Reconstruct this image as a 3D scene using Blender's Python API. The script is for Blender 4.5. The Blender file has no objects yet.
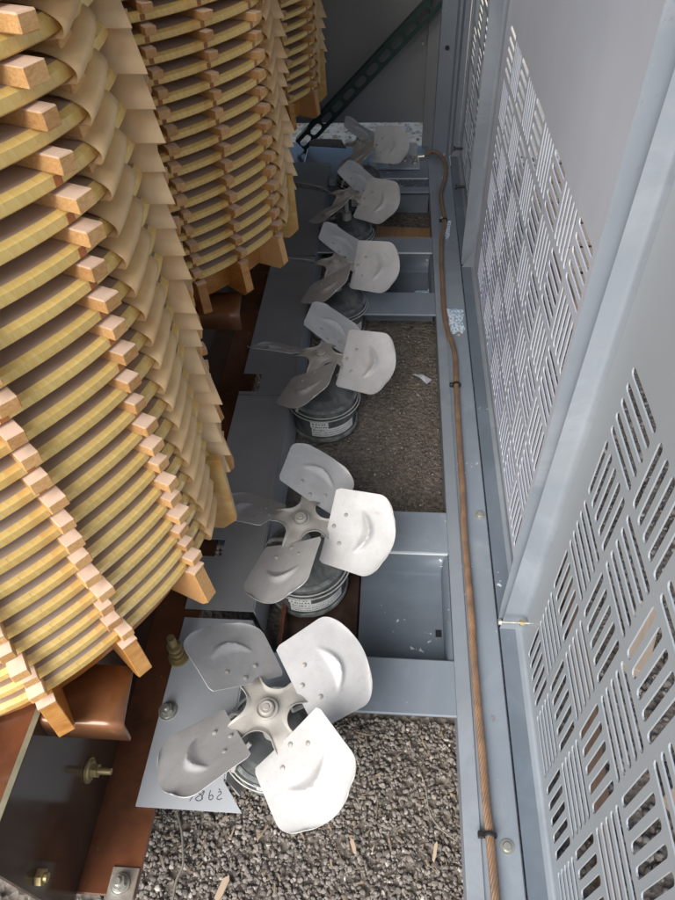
import bpy, bmesh, math, random
import numpy as np
from mathutils import Vector, Matrix, Euler
from mathutils.geometry import tessellate_polygon

random.seed(7)
rng = np.random.default_rng(7)
PI = math.pi
rad = math.radians
scene = bpy.context.scene
COL = scene.collection
ROOF_Y = .24
ROOF_X = -.62


# ------------------------------------------------------------------ materials
class NT:
    def __init__(self, name):
        self.m = bpy.data.materials.new(name)
        self.m.use_nodes = True
        self.t = self.m.node_tree
        self.b = self.t.nodes['Principled BSDF']
        self.out = self.t.nodes['Material Output']

    def n(self, typ, **kw):
        nd = self.t.nodes.new(typ)
        for k, v in kw.items():
            if k.startswith('i_'):
                key = k[2:]
                key = int(key) if key.isdigit() else key.replace('_', ' ')
                nd.inputs[key].default_value = v
            else:
                setattr(nd, k, v)
        return nd

    def l(self, a, b):
        self.t.links.new(a, b)

    def coord(self, kind='Object', scale=(1, 1, 1), rot=(0, 0, 0)):
        c = self.n('ShaderNodeTexCoord')
        mp = self.n('ShaderNodeMapping')
        mp.inputs['Scale'].default_value = scale
        mp.inputs['Rotation'].default_value = rot
        self.l(c.outputs[kind], mp.inputs[0])
        return mp.outputs[0]

    def noise(self, vec, scale, detail=4, rough=.55, dist=0):
        nd = self.n('ShaderNodeTexNoise', i_Scale=scale, i_Detail=detail, i_Roughness=rough, i_Distortion=dist)
        self.l(vec, nd.inputs['Vector'])
        return nd.outputs['Fac']

    def ramp(self, fac, stops):
        r = self.n('ShaderNodeValToRGB')
        e = r.color_ramp.elements
        while len(e) < len(stops):
            e.new(.5)
        for el, (p, c) in zip(e, stops):
            el.position = p
            el.color = (*c, 1) if len(c) == 3 else c
        self.l(fac, r.inputs[0])
        return r.outputs[0]

    def mix(self, fac, a, b, blend='MIX'):
        x = self.n('ShaderNodeMix', data_type='RGBA', blend_type=blend)
        for sock, v in ((x.inputs[0], fac), (x.inputs[6], a), (x.inputs[7], b)):
            if hasattr(v, 'links') or isinstance(v, bpy.types.NodeSocket):
                self.l(v, sock)
            elif isinstance(v, (int, float)):
                sock.default_value = v
            else:
                sock.default_value = (*v, 1)
        return x.outputs[2]

    def col(self, c):
        self.l(c, self.b.inputs['Base Color'])

    def bump(self, h, strength=.3, dist=.002):
        bp = self.n('ShaderNodeBump', i_Strength=strength, i_Distance=dist)
        self.l(h, bp.inputs['Height'])
        self.l(bp.outputs[0], self.b.inputs['Normal'])

    def p(self, **kw):
        for k, v in kw.items():
            self.b.inputs[k.replace('_', ' ')].default_value = v


def sc3(c, k):
    return tuple(min(1, x * k) for x in c)


def mat_basic(name, base, rough=.5, metal=0., var=.18, scale=14, spots=None, spot_thr=.72, spot_scale=90,
              dust_or_toplight=None, dust_thr=.55, bump=.0, bscale=120, coat=0., streak=False, wear=False):
    t = NT(name)
    v = t.coord()
    f = t.noise(v, scale, 5, .6)
    c = t.ramp(f, [(.25, sc3(base, 1 - var)), (.75, sc3(base, 1 + var))])
    if dust_or_toplight:
        vv = t.coord(scale=(1, 1, .25)) if streak else v
        d = t.noise(vv, scale * .45, 6, .65, .4)
        m = t.ramp(d, [(dust_thr - .12, (0, 0, 0)), (dust_thr + .15, (1, 1, 1))])
        c = t.mix(m, c, dust_or_toplight)
    if spots:
        na = t.noise(v, spot_scale * 3.2, 2, .5, .6)
        nb = t.noise(v, spot_scale * .25, 3)
        ad = t.n('ShaderNodeMath', operation='MULTIPLY')
        t.l(na, ad.inputs[0])
        t.l(nb, ad.inputs[1])
        m = t.ramp(ad.outputs[0], [(spot_thr * .5 - .012, (0, 0, 0)), (spot_thr * .5 + .012, (.8, .8, .8))])
        c = t.mix(m, c, spots)
    if wear:
        na = t.noise(v, 3.2, 6, .72, .8)
        m = t.ramp(na, [(.52, (0, 0, 0)), (.60, (.30, .30, .30)), (.66, (.05, .05, .05)), (.8, (.3, .3, .3))])
        c = t.mix(m, c, sc3(base, 1.45))
        mp = t.n('ShaderNodeMapping')
        mp.inputs['Scale'].default_value = (60, 3, 60)
        mp.inputs['Rotation'].default_value = (.3, .2, .25)
        t.l(v, mp.inputs[0])
        nb = t.noise(mp.outputs[0], 2.5, 3, .6)
        m = t.ramp(nb, [(.69, (0, 0, 0)), (.73, (.35, .35, .35))])
        c = t.mix(m, c, sc3(base, 1.6))
        nc = t.noise(v, 42, 4, .7)
        nd = t.noise(v, 2.1, 2)
        mu = t.n('ShaderNodeMath', operation='MULTIPLY')
        t.l(nc, mu.inputs[0])
        t.l(nd, mu.inputs[1])
        m = t.ramp(mu.outputs[0], [(.43, (0, 0, 0)), (.47, (.5, .5, .5))])
        c = t.mix(m, c, (.17, .12, .085))
    t.col(c)
    t.p(Roughness=rough, Metallic=metal)
    if coat:
        t.p(Coat_Weight=coat, Coat_Roughness=.12)
    rr = t.n('ShaderNodeMapRange', i_3=max(.05, rough - .12), i_4=min(1, rough + .15))
    t.l(f, rr.inputs[0])
    t.l(rr.outputs[0], t.b.inputs['Roughness'])
    if bump:
        t.bump(t.noise(v, bscale, 3), bump, .001)
    return t.m


def mat_tape(name, base, dark, light, freq=55, orange=(.42, .16, .03)):
    """paper tape wrapped on a slant round a conductor: laps along the UV"""
    t = NT(name)
    uv = t.n('ShaderNodeUVMap')
    sp = t.n('ShaderNodeSeparateXYZ')
    t.l(uv.outputs[0], sp.inputs[0])
    vo = t.coord()
    wob = t.noise(vo, 60, 2)
    a = t.n('ShaderNodeMath', operation='MULTIPLY_ADD', i_1=.45)
    t.l(sp.outputs[1], a.inputs[0])
    t.l(sp.outputs[0], a.inputs[2])
    w = t.n('ShaderNodeMath', operation='MULTIPLY_ADD', i_1=.004)
    t.l(wob, w.inputs[0])
    t.l(a.outputs[0], w.inputs[2])
    b = t.n('ShaderNodeMath', operation='MULTIPLY', i_1=freq)
    t.l(w.outputs[0], b.inputs[0])
    fr = t.n('ShaderNodeMath', operation='FRACT')
    t.l(b.outputs[0], fr.inputs[0])
    fl = t.n('ShaderNodeMath', operation='FLOOR')
    t.l(b.outputs[0], fl.inputs[0])
    wn = t.n('ShaderNodeTexWhiteNoise', noise_dimensions='1D')
    t.l(fl.outputs[0], wn.inputs['W'])
    lap = t.ramp(fr.outputs[0], [(0, sc3(base, .88)), (.05, sc3(base, .97)), (.4, base), (.9, sc3(light, .99)), (1, base)])
    per = t.ramp(wn.outputs[0], [(0, (.985, .985, .98)), (1, (1.0, 1.0, 1.0))])
    c = t.mix(1.0, lap, per, 'MULTIPLY')
    # varnish soaked in unevenly, deepest along the lower edge of each disc
    f = t.noise(vo, 11, 6, .65)
    f2 = t.noise(vo, 45, 5, .6, .5)
    sv = t.n('ShaderNodeMath', operation='MULTIPLY', i_1=1.0)
    t.l(sp.outputs[1], sv.inputs[0])
    edge = t.ramp(sv.outputs[0], [(0.0, (.55, .55, .55)), (.0045, (.12, .12, .12)), (.0125, (0, 0, 0)), (.0145, (.3, .3, .3)), (.022, (0, 0, 0))])
    m = t.ramp(f, [(.46, (0, 0, 0)), (.72, (.55, .55, .55))])
    m = t.mix(1.0, m, edge, 'ADD')
    m2 = t.ramp(f2, [(.35, (.25, .25, .25)), (.65, (1, 1, 1))])
    m = t.mix(1.0, m, m2, 'MULTIPLY')
    c = t.mix(m, c, orange)
    mp = t.n('ShaderNodeMapping')
    mp.inputs['Scale'].default_value = (330, 36, 1)
    mp.inputs['Rotation'].default_value = (0, 0, .35)
    t.l(uv.outputs[0], mp.inputs[0])
    sk = t.noise(mp.outputs[0], 1.0, 3, .6)
    m = t.ramp(sk, [(.45, (0, 0, 0)), (.68, (.32, .32, .32))])
    c = t.mix(m, c, (.74, .47, .14))
    d = t.noise(vo, 150, 4, .7)
    m = t.ramp(d, [(.62, (0, 0, 0)), (.72, (.5, .5, .5))])
    c = t.mix(m, c, (.40, .29, .14))
    oi = t.n('ShaderNodeObjectInfo')
    q = t.ramp(oi.outputs['Random'], [(0, (.88, .86, .82)), (1, (1.0, 1.0, 1.0))])
    c = t.mix(1.0, c, q, 'MULTIPLY')
    t.col(c)
    t.p(Roughness=.3, Coat_Weight=.55, Coat_Roughness=.15)
    hh = t.n('ShaderNodeMath', operation='ADD')
    t.l(fr.outputs[0], hh.inputs[0])
    t.l(d, hh.inputs[1])
    t.bump(hh.outputs[0], .3, .0007)
    return t.m


def mat_wood(name, a, b, rough=.55, scale=(30, 6, 30), coat=0., dust_or_toplight=None):
    t = NT(name)
    v = t.coord(scale=scale)
    f = t.noise(v, 3.0, 6, .6, .6)
    c = t.ramp(f, [(.3, a), (.7, b)])
    oi = t.n('ShaderNodeObjectInfo')
    q = t.ramp(oi.outputs['Random'], [(0, (.70, .62, .55)), (.5, (.92, .88, .84)), (1, (1.0, 1.0, 1.0))])
    c = t.mix(1.0, c, q, 'MULTIPLY')
    if dust_or_toplight:
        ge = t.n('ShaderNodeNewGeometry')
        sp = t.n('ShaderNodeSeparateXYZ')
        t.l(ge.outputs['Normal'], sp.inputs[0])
        up = t.ramp(sp.outputs[2], [(.35, (0, 0, 0)), (.9, (.75, .75, .75))])  # up-facing sides paler: top light painted into the wood colour
        c = t.mix(up, c, dust_or_toplight)
    t.col(c)
    t.p(Roughness=rough, Coat_Weight=coat, Coat_Roughness=.2)
    t.bump(f, .15, .001)
    return t.m


def mat_stone(name='gravel_stone', pale=False):
    t = NT(name)
    g = t.n('ShaderNodeNewGeometry')
    v = t.coord()
    c = t.ramp(g.outputs['Random Per Island'], [(0, (.145, .13, .118)), (.30, (.21, .19, .172)), (.6, (.275, .253, .23)),
                                                (.88, (.29, .265, .24)), (.965, (.40, .37, .34)), (1, (.62, .59, .55))])
    if pale:
        c = t.ramp(g.outputs['Random Per Island'], [(0, (.30, .24, .17)), (.12, (.70, .61, .48)), (.6, (.86, .79, .66)), (1, (.90, .86, .78))])
    n = t.noise(v, 260, 4)
    q = t.ramp(n, [(.3, (.62, .6, .58)), (.7, (1.08, 1.06, 1.03))])
    c = t.mix(1.0, c, q, 'MULTIPLY')
    t.col(c)
    t.p(Roughness=.85)
    t.bump(n, .5, .001)
    return t.m


def mat_soil():
    t = NT('soil')
    v = t.coord()
    vo = t.n('ShaderNodeTexVoronoi', i_Scale=85.0)
    t.l(v, vo.inputs['Vector'])
    n = t.noise(v, 35, 6, .7)
    c = t.ramp(n, [(.3, (.13, .112, .096)), (.55, (.205, .18, .156)), (.8, (.29, .258, .225))])
    q = t.ramp(vo.outputs['Color'], [(0, (.6, .58, .56)), (1, (1.3, 1.27, 1.22))])
    c = t.mix(.8, c, q, 'MULTIPLY')
    t.col(c)
    t.p(Roughness=.95)
    t.bump(vo.outputs['Distance'], .8, .008)
    return t.m


M = {}
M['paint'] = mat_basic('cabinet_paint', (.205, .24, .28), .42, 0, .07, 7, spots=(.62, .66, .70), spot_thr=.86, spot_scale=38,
                       dust_or_toplight=(.27, .30, .335), dust_thr=.60, bump=.08, wear=True)
M['door'] = mat_basic('door_paint', (.33, .365, .395), .46, 0, .05, 5, dust_or_toplight=(.355, .39, .42), dust_thr=.56, bump=.10, bscale=300, streak=True)
M['lip'] = mat_basic('lip_paint', (.225, .255, .29), .45, 0, .08, 7, dust_or_toplight=(.30, .325, .355), dust_thr=.6, bump=.08, wear=True)
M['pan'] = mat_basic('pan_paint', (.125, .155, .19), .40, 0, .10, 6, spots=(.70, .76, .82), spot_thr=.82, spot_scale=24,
                     dust_or_toplight=(.175, .205, .24), dust_thr=.6, wear=True)
M['back'] = mat_basic('back_paint', (.26, .268, .275), .5, 0, .07, 4, bump=.08)
M['door_lit'] = mat_basic('door_light_tint', (.52, .56, .64), .46, 0, .05, 5, dust_or_toplight=(.58, .61, .67), dust_thr=.56, bump=.10, bscale=300, streak=True)  # door paint again, with brighter light painted into its colour
M['edge'] = mat_basic('bare_edge', (.70, .72, .74), .4, .0, .05)
M['plate'] = mat_basic('plate_paint', (.46, .485, .515), .38, .05, .05, 9, dust_or_toplight=(.53, .545, .56), dust_thr=.62)
def mat_blade():
    t = NT('dusty_aluminium')
    v = t.coord()
    oi = t.n('ShaderNodeObjectInfo')
    off = t.n('ShaderNodeVectorMath', operation='SCALE')
    cmb = t.n('ShaderNodeCombineXYZ')
    for k in range(3):
        t.l(oi.outputs['Random'], cmb.inputs[k])
    t.l(cmb.outputs[0], off.inputs[0])
    off.inputs[3].default_value = 7.0
    ad = t.n('ShaderNodeVectorMath', operation='ADD')
    t.l(v, ad.inputs[0])
    t.l(off.outputs[0], ad.inputs[1])
    v = ad.outputs[0]
    a = t.noise(v, 18, 6, .65, .5)
    c = t.ramp(a, [(.3, (.42, .42, .415)), (.55, (.50, .50, .50)), (.75, (.55, .55, .555))])
    b = t.noise(v, 55, 6, .7, 1.2)
    m = t.ramp(b, [(.56, (0, 0, 0)), (.74, (.55, .55, .55))])
    c = t.mix(m, c, (.36, .345, .32))
    d = t.noise(v, 260, 3, .6)
    m = t.ramp(d, [(.66, (0, 0, 0)), (.74, (.6, .6, .6))])
    c = t.mix(m, c, (.30, .28, .25))
    mp = t.n('ShaderNodeMapping')
    mp.inputs['Scale'].default_value = (6, 90, 60)
    mp.inputs['Rotation'].default_value = (0, 0, .4)
    t.l(v, mp.inputs[0])
    e = t.noise(mp.outputs[0], 2.2, 4, .6)
    m = t.ramp(e, [(.60, (0, 0, 0)), (.70, (.35, .35, .35))])
    c = t.mix(m, c, (.45, .44, .42))
    t.col(c)
    rr = t.n('ShaderNodeMapRange', i_3=.38, i_4=.66)
    t.l(b, rr.inputs[0])
    t.l(rr.outputs[0], t.b.inputs['Roughness'])
    t.p(Metallic=.1)
    t.bump(d, .08, .001)
    return t.m


M['blade'] = mat_blade()
M['plate_dim'] = mat_basic('plate_shade_tint', (.36, .37, .38), .45, .05, .08, 9, dust_or_toplight=(.44, .44, .435), dust_thr=.56)  # plate paint darkened: shade on the farther plates put into the colour
M['hub'] = mat_basic('dusty_hub', (.36, .345, .315), .6, .2, .14, 30, dust_or_toplight=(.47, .455, .425), dust_thr=.55, bump=.2, bscale=200)
M['motor'] = mat_basic('motor_shell', (.068, .076, .080), .6, .05, .3, 16, dust_or_toplight=(.27, .262, .245), dust_thr=.55, bump=.15)
M['motor_rim'] = mat_basic('motor_rim', (.12, .135, .135), .5, .1, .3, 50, dust_or_toplight=(.36, .38, .37), dust_thr=.53)
M['label'] = mat_basic('label_paper', (.80, .82, .80), .6, 0, .08, 40)
M['ink'] = mat_basic('ink', (.035, .035, .045), .6)
M['marker'] = mat_basic('marker_ink', (.10, .10, .12), .6)
M['wire'] = mat_basic('wire_metal', (.42, .43, .42), .5, .15, .2, 60, dust_or_toplight=(.55, .54, .48), dust_thr=.55)
M['dark'] = mat_basic('dark_void', (.012, .012, .013), .6)
M['blackplastic'] = mat_basic('black_plastic', (.018, .018, .02), .4)
M['brass'] = mat_basic('brass_plated', (.36, .29, .14), .42, .6, .2, 90)
M['zinc'] = mat_basic('zinc_plated', (.56, .56, .50), .3, .75, .15, 80)
M['dullzinc'] = mat_basic('dull_zinc', (.36, .35, .32), .5, .3, .2, 60, dust_or_toplight=(.22, .17, .12), dust_thr=.5)
M['tape'] = mat_tape('taped_conductor', (.95, .70, .24), (.82, .56, .16), (.97, .75, .30), 84, (.70, .34, .07))
M['ringtop'] = mat_basic('wrinkled_wrap', (.58, .41, .28), .6, 0, .25, 18, dust_or_toplight=(.58, .46, .38), dust_thr=.52, bump=.3, bscale=70)
M['sheet'] = mat_basic('pressboard_sheet', (.74, .52, .27), .48, 0, .16, 16, dust_or_toplight=(.56, .33, .14), dust_thr=.55, coat=.2, bump=.15, bscale=90)
M['flap'] = mat_basic('pressboard_flap', (.82, .60, .36), .52, 0, .14, 14, dust_or_toplight=(.70, .45, .23), dust_thr=.54, bump=.15, bscale=90)
M['block'] = mat_wood('spacer_wood', (.66, .33, .10), (.84, .56, .28), .5, (130, 16, 130), dust_or_toplight=(.84, .68, .58))
M['board'] = mat_wood('varnished_board', (.46, .18, .035), (.72, .38, .11), .3, (14, 5, 30), .5)
M['yboard'] = mat_wood('yellow_board', (.62, .33, .08), (.72, .56, .26), .35, (10, 6, 16), .4)
M['varnish'] = mat_basic('varnish_drip', (.38, .13, .03), .3, 0, .25, 60, coat=.4)
M['inner'] = mat_basic('inner_winding', (.55, .35, .16), .6, 0, .25, 20)
M['clampweb'] = mat_basic('varnished_web', (.035, .022, .018), .14, 0, .35, 12, dust_or_toplight=(.075, .045, .03), dust_thr=.55, coat=.15)
M['clampweb'].node_tree.nodes['Principled BSDF'].inputs['Specular IOR Level'].default_value = .25
M['clampedge'] = mat_basic('scraped_edge', (.20, .19, .13), .5, .1, .3, 40)
M['clampflange'] = mat_basic('varnished_flange', (.17, .062, .028), .22, 0, .35, 9, dust_or_toplight=(.055, .026, .016), dust_thr=.50, coat=.5,
                             spots=(.35, .25, .18), spot_thr=.9, spot_scale=60)
M['bracket'] = mat_basic('varnished_bracket', (.24, .105, .045), .30, .1, .35, 14, dust_or_toplight=(.13, .06, .03), dust_thr=.52, coat=.4)
M['copper'] = mat_basic('dull_copper', (.27, .165, .10), .55, .2, .3, 40, dust_or_toplight=(.17, .12, .09), dust_thr=.55)
M['green'] = mat_basic('green_paint', (.020, .052, .045), .5, 0, .2, 15)
M['stone'] = mat_stone()
M['palestone'] = mat_stone('stone_sun_tint', True)  # sunlight on the back gravel painted into its colour
M['soil'] = mat_soil()
M['sunground'] = mat_basic('ground_sun_tint', (.85, .72, .52), .9, 0, .12, 30)
M['timber'] = mat_wood('rough_timber', (.33, .19, .09), (.50, .33, .17), .8, (30, 3, 30))
M['oldwood'] = mat_wood('old_wood', (.16, .10, .065), (.26, .17, .11), .85, (30, 3, 30))
M['pinkwood'] = mat_wood('pale_lumber', (.50, .38, .27), (.62, .50, .38), .8, (20, 3, 20))
M['litter'] = mat_basic('wood_litter', (.24, .18, .125), .9, 0, .5, 60)
M['film'] = mat_basic('plastic_film', (.55, .57, .60), .3, 0, .2, 40)
M['twig'] = mat_basic('dull_twine', (.22, .20, .16), .8, 0, .2, 60)


def mat_debris():
    t = NT('blue_white_flakes')
    v = t.coord()
    vo = t.n('ShaderNodeTexVoronoi', i_Scale=190.0)
    t.l(v, vo.inputs['Vector'])
    c = t.ramp(vo.outputs['Color'], [(0, (.20, .36, .56)), (.45, (.38, .52, .66)), (.6, (.75, .80, .84)), (1, (.80, .84, .87))])
    t.col(c)
    t.p(Roughness=.8)
    t.bump(vo.outputs['Distance'], .6, .003)
    return t.m


M['debris'] = mat_debris()


# ------------------------------------------------------------------ object helpers
def link(name, me, m=None, parent=None):
    o = bpy.data.objects.new(name, me)
    COL.objects.link(o)
    if m is not None and me is not None and len(me.materials) == 0:
        me.materials.append(m)
    if parent is not None:
        o.parent = parent
    return o


def obj(name, bm, m, parent=None, smooth=None):
    bmesh.ops.recalc_face_normals(bm, faces=bm.faces)
    me = bpy.data.meshes.new(name)
    bm.to_mesh(me)
    bm.free()
    if smooth is not None:
        me.polygons.foreach_set('use_smooth', [True] * len(me.polygons))
        me.set_sharp_from_angle(angle=rad(smooth))
    return link(name, me, m, parent)


def tag(o, label, cat, group=None, kind=None):
    if label:
        o['label'] = label
    if cat:
        o['category'] = cat
    if group:
        o['group'] = group
    if kind:
        o['kind'] = kind
    return o


def thing(name, label, cat, loc=(0, 0, 0), rz=0, group=None):
    o = bpy.data.objects.new(name, None)
    COL.objects.link(o)
    o.location = loc
    o.rotation_euler = (0, 0, rz)
    o.empty_display_size = .05
    return tag(o, label, cat, group)


def dup(root, loc, rz=0, label=None):
    r = root.copy()
    COL.objects.link(r)
    r.location = loc
    r.rotation_euler = (0, 0, rz)
    if label:
        r['label'] = label
    for ch in list(root.children):
        c = ch.copy()
        COL.objects.link(c)
        c.parent = r
        for g in list(ch.children):
            d = g.copy()
            COL.objects.link(d)
            d.parent = c
    return r


def bm_box(bm, a, b, bevel=0., M4=None, seg=1):
    r = bmesh.ops.create_cube(bm, size=1)
    vs = r['verts']
    c = [(a[i] + b[i]) / 2 for i in range(3)]
    s = [abs(b[i] - a[i]) for i in range(3)]
    for v in vs:
        v.co = Vector((v.co.x * s[0] + c[0], v.co.y * s[1] + c[1], v.co.z * s[2] + c[2]))
    if bevel:
        es = list({e for v in vs for e in v.link_edges})
        r2 = bmesh.ops.bevel(bm, geom=es, offset=bevel, segments=seg, affect='EDGES', profile=.5)
        vs = list({v for f in r2['faces'] for v in f.verts} | {v for v in vs if v.is_valid})
    if M4 is not None:
        bmesh.ops.transform(bm, matrix=M4, verts=vs)
    return vs


def box(a, b, bevel=0., M4=None, seg=1):
    bm = bmesh.new()
    bm_box(bm, a, b, bevel, M4, seg)
    return bm


def bm_cyl(bm, p, q, r0, r1=None, n=16, caps=True):
    p, q = Vector(p), Vector(q)
    r1 = r0 if r1 is None else r1
    d = (q - p).normalized()
    x = d.orthogonal().normalized()
    y = d.cross(x)
    A = [bm.verts.new(p + (x * math.cos(2 * PI * i / n) + y * math.sin(2 * PI * i / n)) * r0) for i in range(n)]
    B = [bm.verts.new(q + (x * math.cos(2 * PI * i / n) + y * math.sin(2 * PI * i / n)) * r1) for i in range(n)]
    for i in range(n):
        bm.faces.new((A[i], A[(i + 1) % n], B[(i + 1) % n], B[i]))
    if caps:
        bm.faces.new(A[::-1])
        bm.faces.new(B)


def bm_lathe(bm, prof, n=40, c=(0, 0, 0), closed=False):
    rows = []
    for r, z in prof:
        if r < 1e-6:
            rows.append([bm.verts.new((c[0], c[1], c[2] + z))])
        else:
            rows.append([bm.verts.new((c[0] + r * math.cos(2 * PI * i / n), c[1] + r * math.sin(2 * PI * i / n), c[2] + z)) for i in range(n)])
    for a, b in zip(rows, rows[1:]):
        for i in range(n):
            j = (i + 1) % n
            if len(a) == 1 and len(b) == 1:
                continue
            if len(a) == 1:
                bm.faces.new((a[0], b[j], b[i]))
            elif len(b) == 1:
                bm.faces.new((a[i], a[j], b[0]))
            else:
                bm.faces.new((a[i], a[j], b[j], b[i]))


def catmull(pts, k=8, closed=False):
    P = [Vector(p) for p in pts]
    out = []
    n = len(P)
    rngi = range(n if closed else n - 1)
    for i in rngi:
        p0 = P[(i - 1) % n] if closed or i > 0 else P[i] * 2 - P[i + 1]
        p1 = P[i]
        p2 = P[(i + 1) % n]
        p3 = P[(i + 2) % n] if closed or i + 2 < n else p2 * 2 - p1
        for j in range(k):
            t = j / k
            out.append(.5 * ((2 * p1) + (-p0 + p2) * t + (2 * p0 - 5 * p1 + 4 * p2 - p3) * t * t + (-p0 + 3 * p1 - 3 * p2 + p3) * t ** 3))
    if not closed:
        out.append(P[-1])
    return out


def bm_tube(bm, pts, r, n=8, closed=False, strands=0, pitch=.05):
    P = [Vector(p) for p in pts]
    L = 0
    up = None
    rings = []
    m = len(P)
    for i in range(m):
        if closed:
            d = (P[(i + 1) % m] - P[i - 1]).normalized()
        else:
            d = (P[min(i + 1, m - 1)] - P[max(i - 1, 0)]).normalized()
        if up is None:
            up = d.orthogonal().normalized()
        up = (up - d * up.dot(d)).normalized()
        sd = d.cross(up)
        if i:
            L += (P[i] - P[i - 1]).length
        tw = L / pitch * 2 * PI if strands else 0
        ring = []
        for k in range(n):
            a = 2 * PI * k / n
            rr = r
            if strands:
                rr = r * (.70 + .30 * abs(math.cos(strands * a / 2)))
            ring.append(bm.verts.new(P[i] + (up * math.cos(a + tw) + sd * math.sin(a + tw)) * rr))
        rings.append(ring)
    for i in range(m if closed else m - 1):
        A, B = rings[i], rings[(i + 1) % m]
        for k in range(n):
            bm.faces.new((A[k], A[(k + 1) % n], B[(k + 1) % n], B[k]))
    if not closed:
        bm.faces.new(rings[0][::-1])
        bm.faces.new(rings[-1])


def bm_extrude(bm, poly, axis, a, b):
    """polygon (two coordinates, the axes after `axis` in xyz order) pushed from a to b along axis"""
    def mk(u, w, t):
        return {'x': (t, u, w), 'y': (u, t, w), 'z': (u, w, t)}[axis]
    A = [bm.verts.new(mk(u, w, a)) for u, w in poly]
    B = [bm.verts.new(mk(u, w, b)) for u, w in poly]
    n = len(poly)
    for i in range(n):
        bm.faces.new((A[i], A[(i + 1) % n], B[(i + 1) % n], B[i]))
    bm.faces.new(A[::-1])
    bm.faces.new(B)


def bolt_bm(axis=(0, 0, 1), p=(0, 0, 0), r=.009, washer=.016, length=.03, bm=None):
    """washer, hexagon nut and the end of the stud"""
    bm = bm or bmesh.new()
    d = Vector(axis).normalized()
    p = Vector(p)
    bm_cyl(bm, p, p + d * .003, washer, n=24)
    bm_cyl(bm, p + d * .003, p + d * .006, washer * .86, washer * .78, n=24)
    bm_cyl(bm, p + d * .0055, p + d * .016, r * 1.18, n=6)
    bm_cyl(bm, p + d * .015, p + d * length, r * .62, r * .55, n=14)
    return bm


def tris_mesh(name, V, F, m, parent=None, smooth=False):
    me = bpy.data.meshes.new(name)
    V = np.asarray(V, np.float32)
    F = np.asarray(F, np.int32)
    me.vertices.add(len(V))
    me.vertices.foreach_set('co', V.ravel())
    me.loops.add(F.size)
    me.loops.foreach_set('vertex_index', F.ravel())
    me.polygons.add(len(F))
    k = F.shape[1]
    me.polygons.foreach_set('loop_start', np.arange(0, F.size, k, dtype=np.int32))
    me.polygons.foreach_set('loop_total', np.full(len(F), k, np.int32))
    me.update(calc_edges=True)
    if smooth:
        me.polygons.foreach_set('use_smooth', np.ones(len(F), bool))
    me.validate()
    return link(name, me, m, parent)


# ------------------------------------------------------------------ ground
g = bmesh.new()
bmesh.ops.create_grid(g, x_segments=60, y_segments=60, size=30)
for v in g.verts:
    v.co.z = -.004 + .004 * math.sin(v.co.x * 3.1) * math.cos(v.co.y * 2.3)
tag(obj('ground', g, M['soil'], smooth=60), 'dark gravelly soil under and around the cabinet', 'ground', kind='structure')


def rock_set(sub, k):
    out = []
    for _ in range(k):
        bm = bmesh.new()
        bmesh.ops.create_icosphere(bm, subdivisions=sub, radius=1)
        # facets: squash towards random planes
        pl = [(Vector(rng.normal(size=3)).normalized(), rng.uniform(.38, .8)) for _ in range(11)]
        for v in bm.verts:
            for nrm, d in pl:
                s = v.co.dot(nrm)
                if s > d:
                    v.co -= nrm * (s - d) * .95
            v.co *= 1 + rng.normal(0, .04)
        bm.verts.ensure_lookup_table()
        V = np.array([v.co[:] for v in bm.verts])
        F = np.array([[v.index for v in f.verts] for f in bm.faces])
        bm.free()
        out.append((V, F))
    return out


ROCK_HI = rock_set(2, 14)
ROCK_LO = rock_set(1, 10)


def scatter_stones(regions):
    Vs, Fs = [], []
    off = 0
    for (x0, x1, y0, y1, dens, smin, smax, hi) in regions:
        n = int((x1 - x0) * (y1 - y0) * dens)
        xs = rng.uniform(x0, x1, n)
        ys = rng.uniform(y0, y1, n)
        s = smin + (smax - smin) * rng.power(.42, n)
        bank = ROCK_HI if hi else ROCK_LO
        for i in range(n):
            V, F = bank[rng.integers(len(bank))]
            e = Euler(rng.uniform(0, 6.28, 3)).to_matrix()
            R3 = np.array(e)
            k = np.array([1, rng.uniform(.7, 1.), rng.uniform(.5, .85)]) * s[i]
            W = (V * k) @ R3.T
            W[:, 2] *= .68
            W += (xs[i], ys[i], s[i] * rng.uniform(.05, .55))
            Vs.append(W)
            Fs.append(F + off)
            off += len(W)
    return np.concatenate(Vs), np.concatenate(Fs)


V, F = scatter_stones([
    (-.45, .16, .12, .52, 62000, .0013, .0078, True),
    (-.75, .25, -.15, .12, 4000, .004, .012, False),
    (-.14, .16, .93, 1.72, 32000, .0013, .0058, False),
    (-.14, .16, 2.12, 2.5, 5000, .004, .009, False),
    (-.75, -.45, .0, .6, 6000, .004, .012, False),
    (.285, 1.0, -.2, 1.1, 5500, .005, .017, False),
    (.285, 1.3, 1.1, 3.0, 3200, .006, .020, False),
])
tag(tris_mesh('gravel', V, F, M['stone'], smooth=False), 'loose grey gravel covering the ground', 'gravel', kind='stuff')


V, F = scatter_stones([(-.7, .4, 2.95, 4.1, 5200, .005, .022, False)])
tag(tris_mesh('sun_tint_gravel', V, F, M['palestone']), 'gravel outside under the back wall, sunlight painted into its pale colour', 'gravel', kind='stuff')


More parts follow.
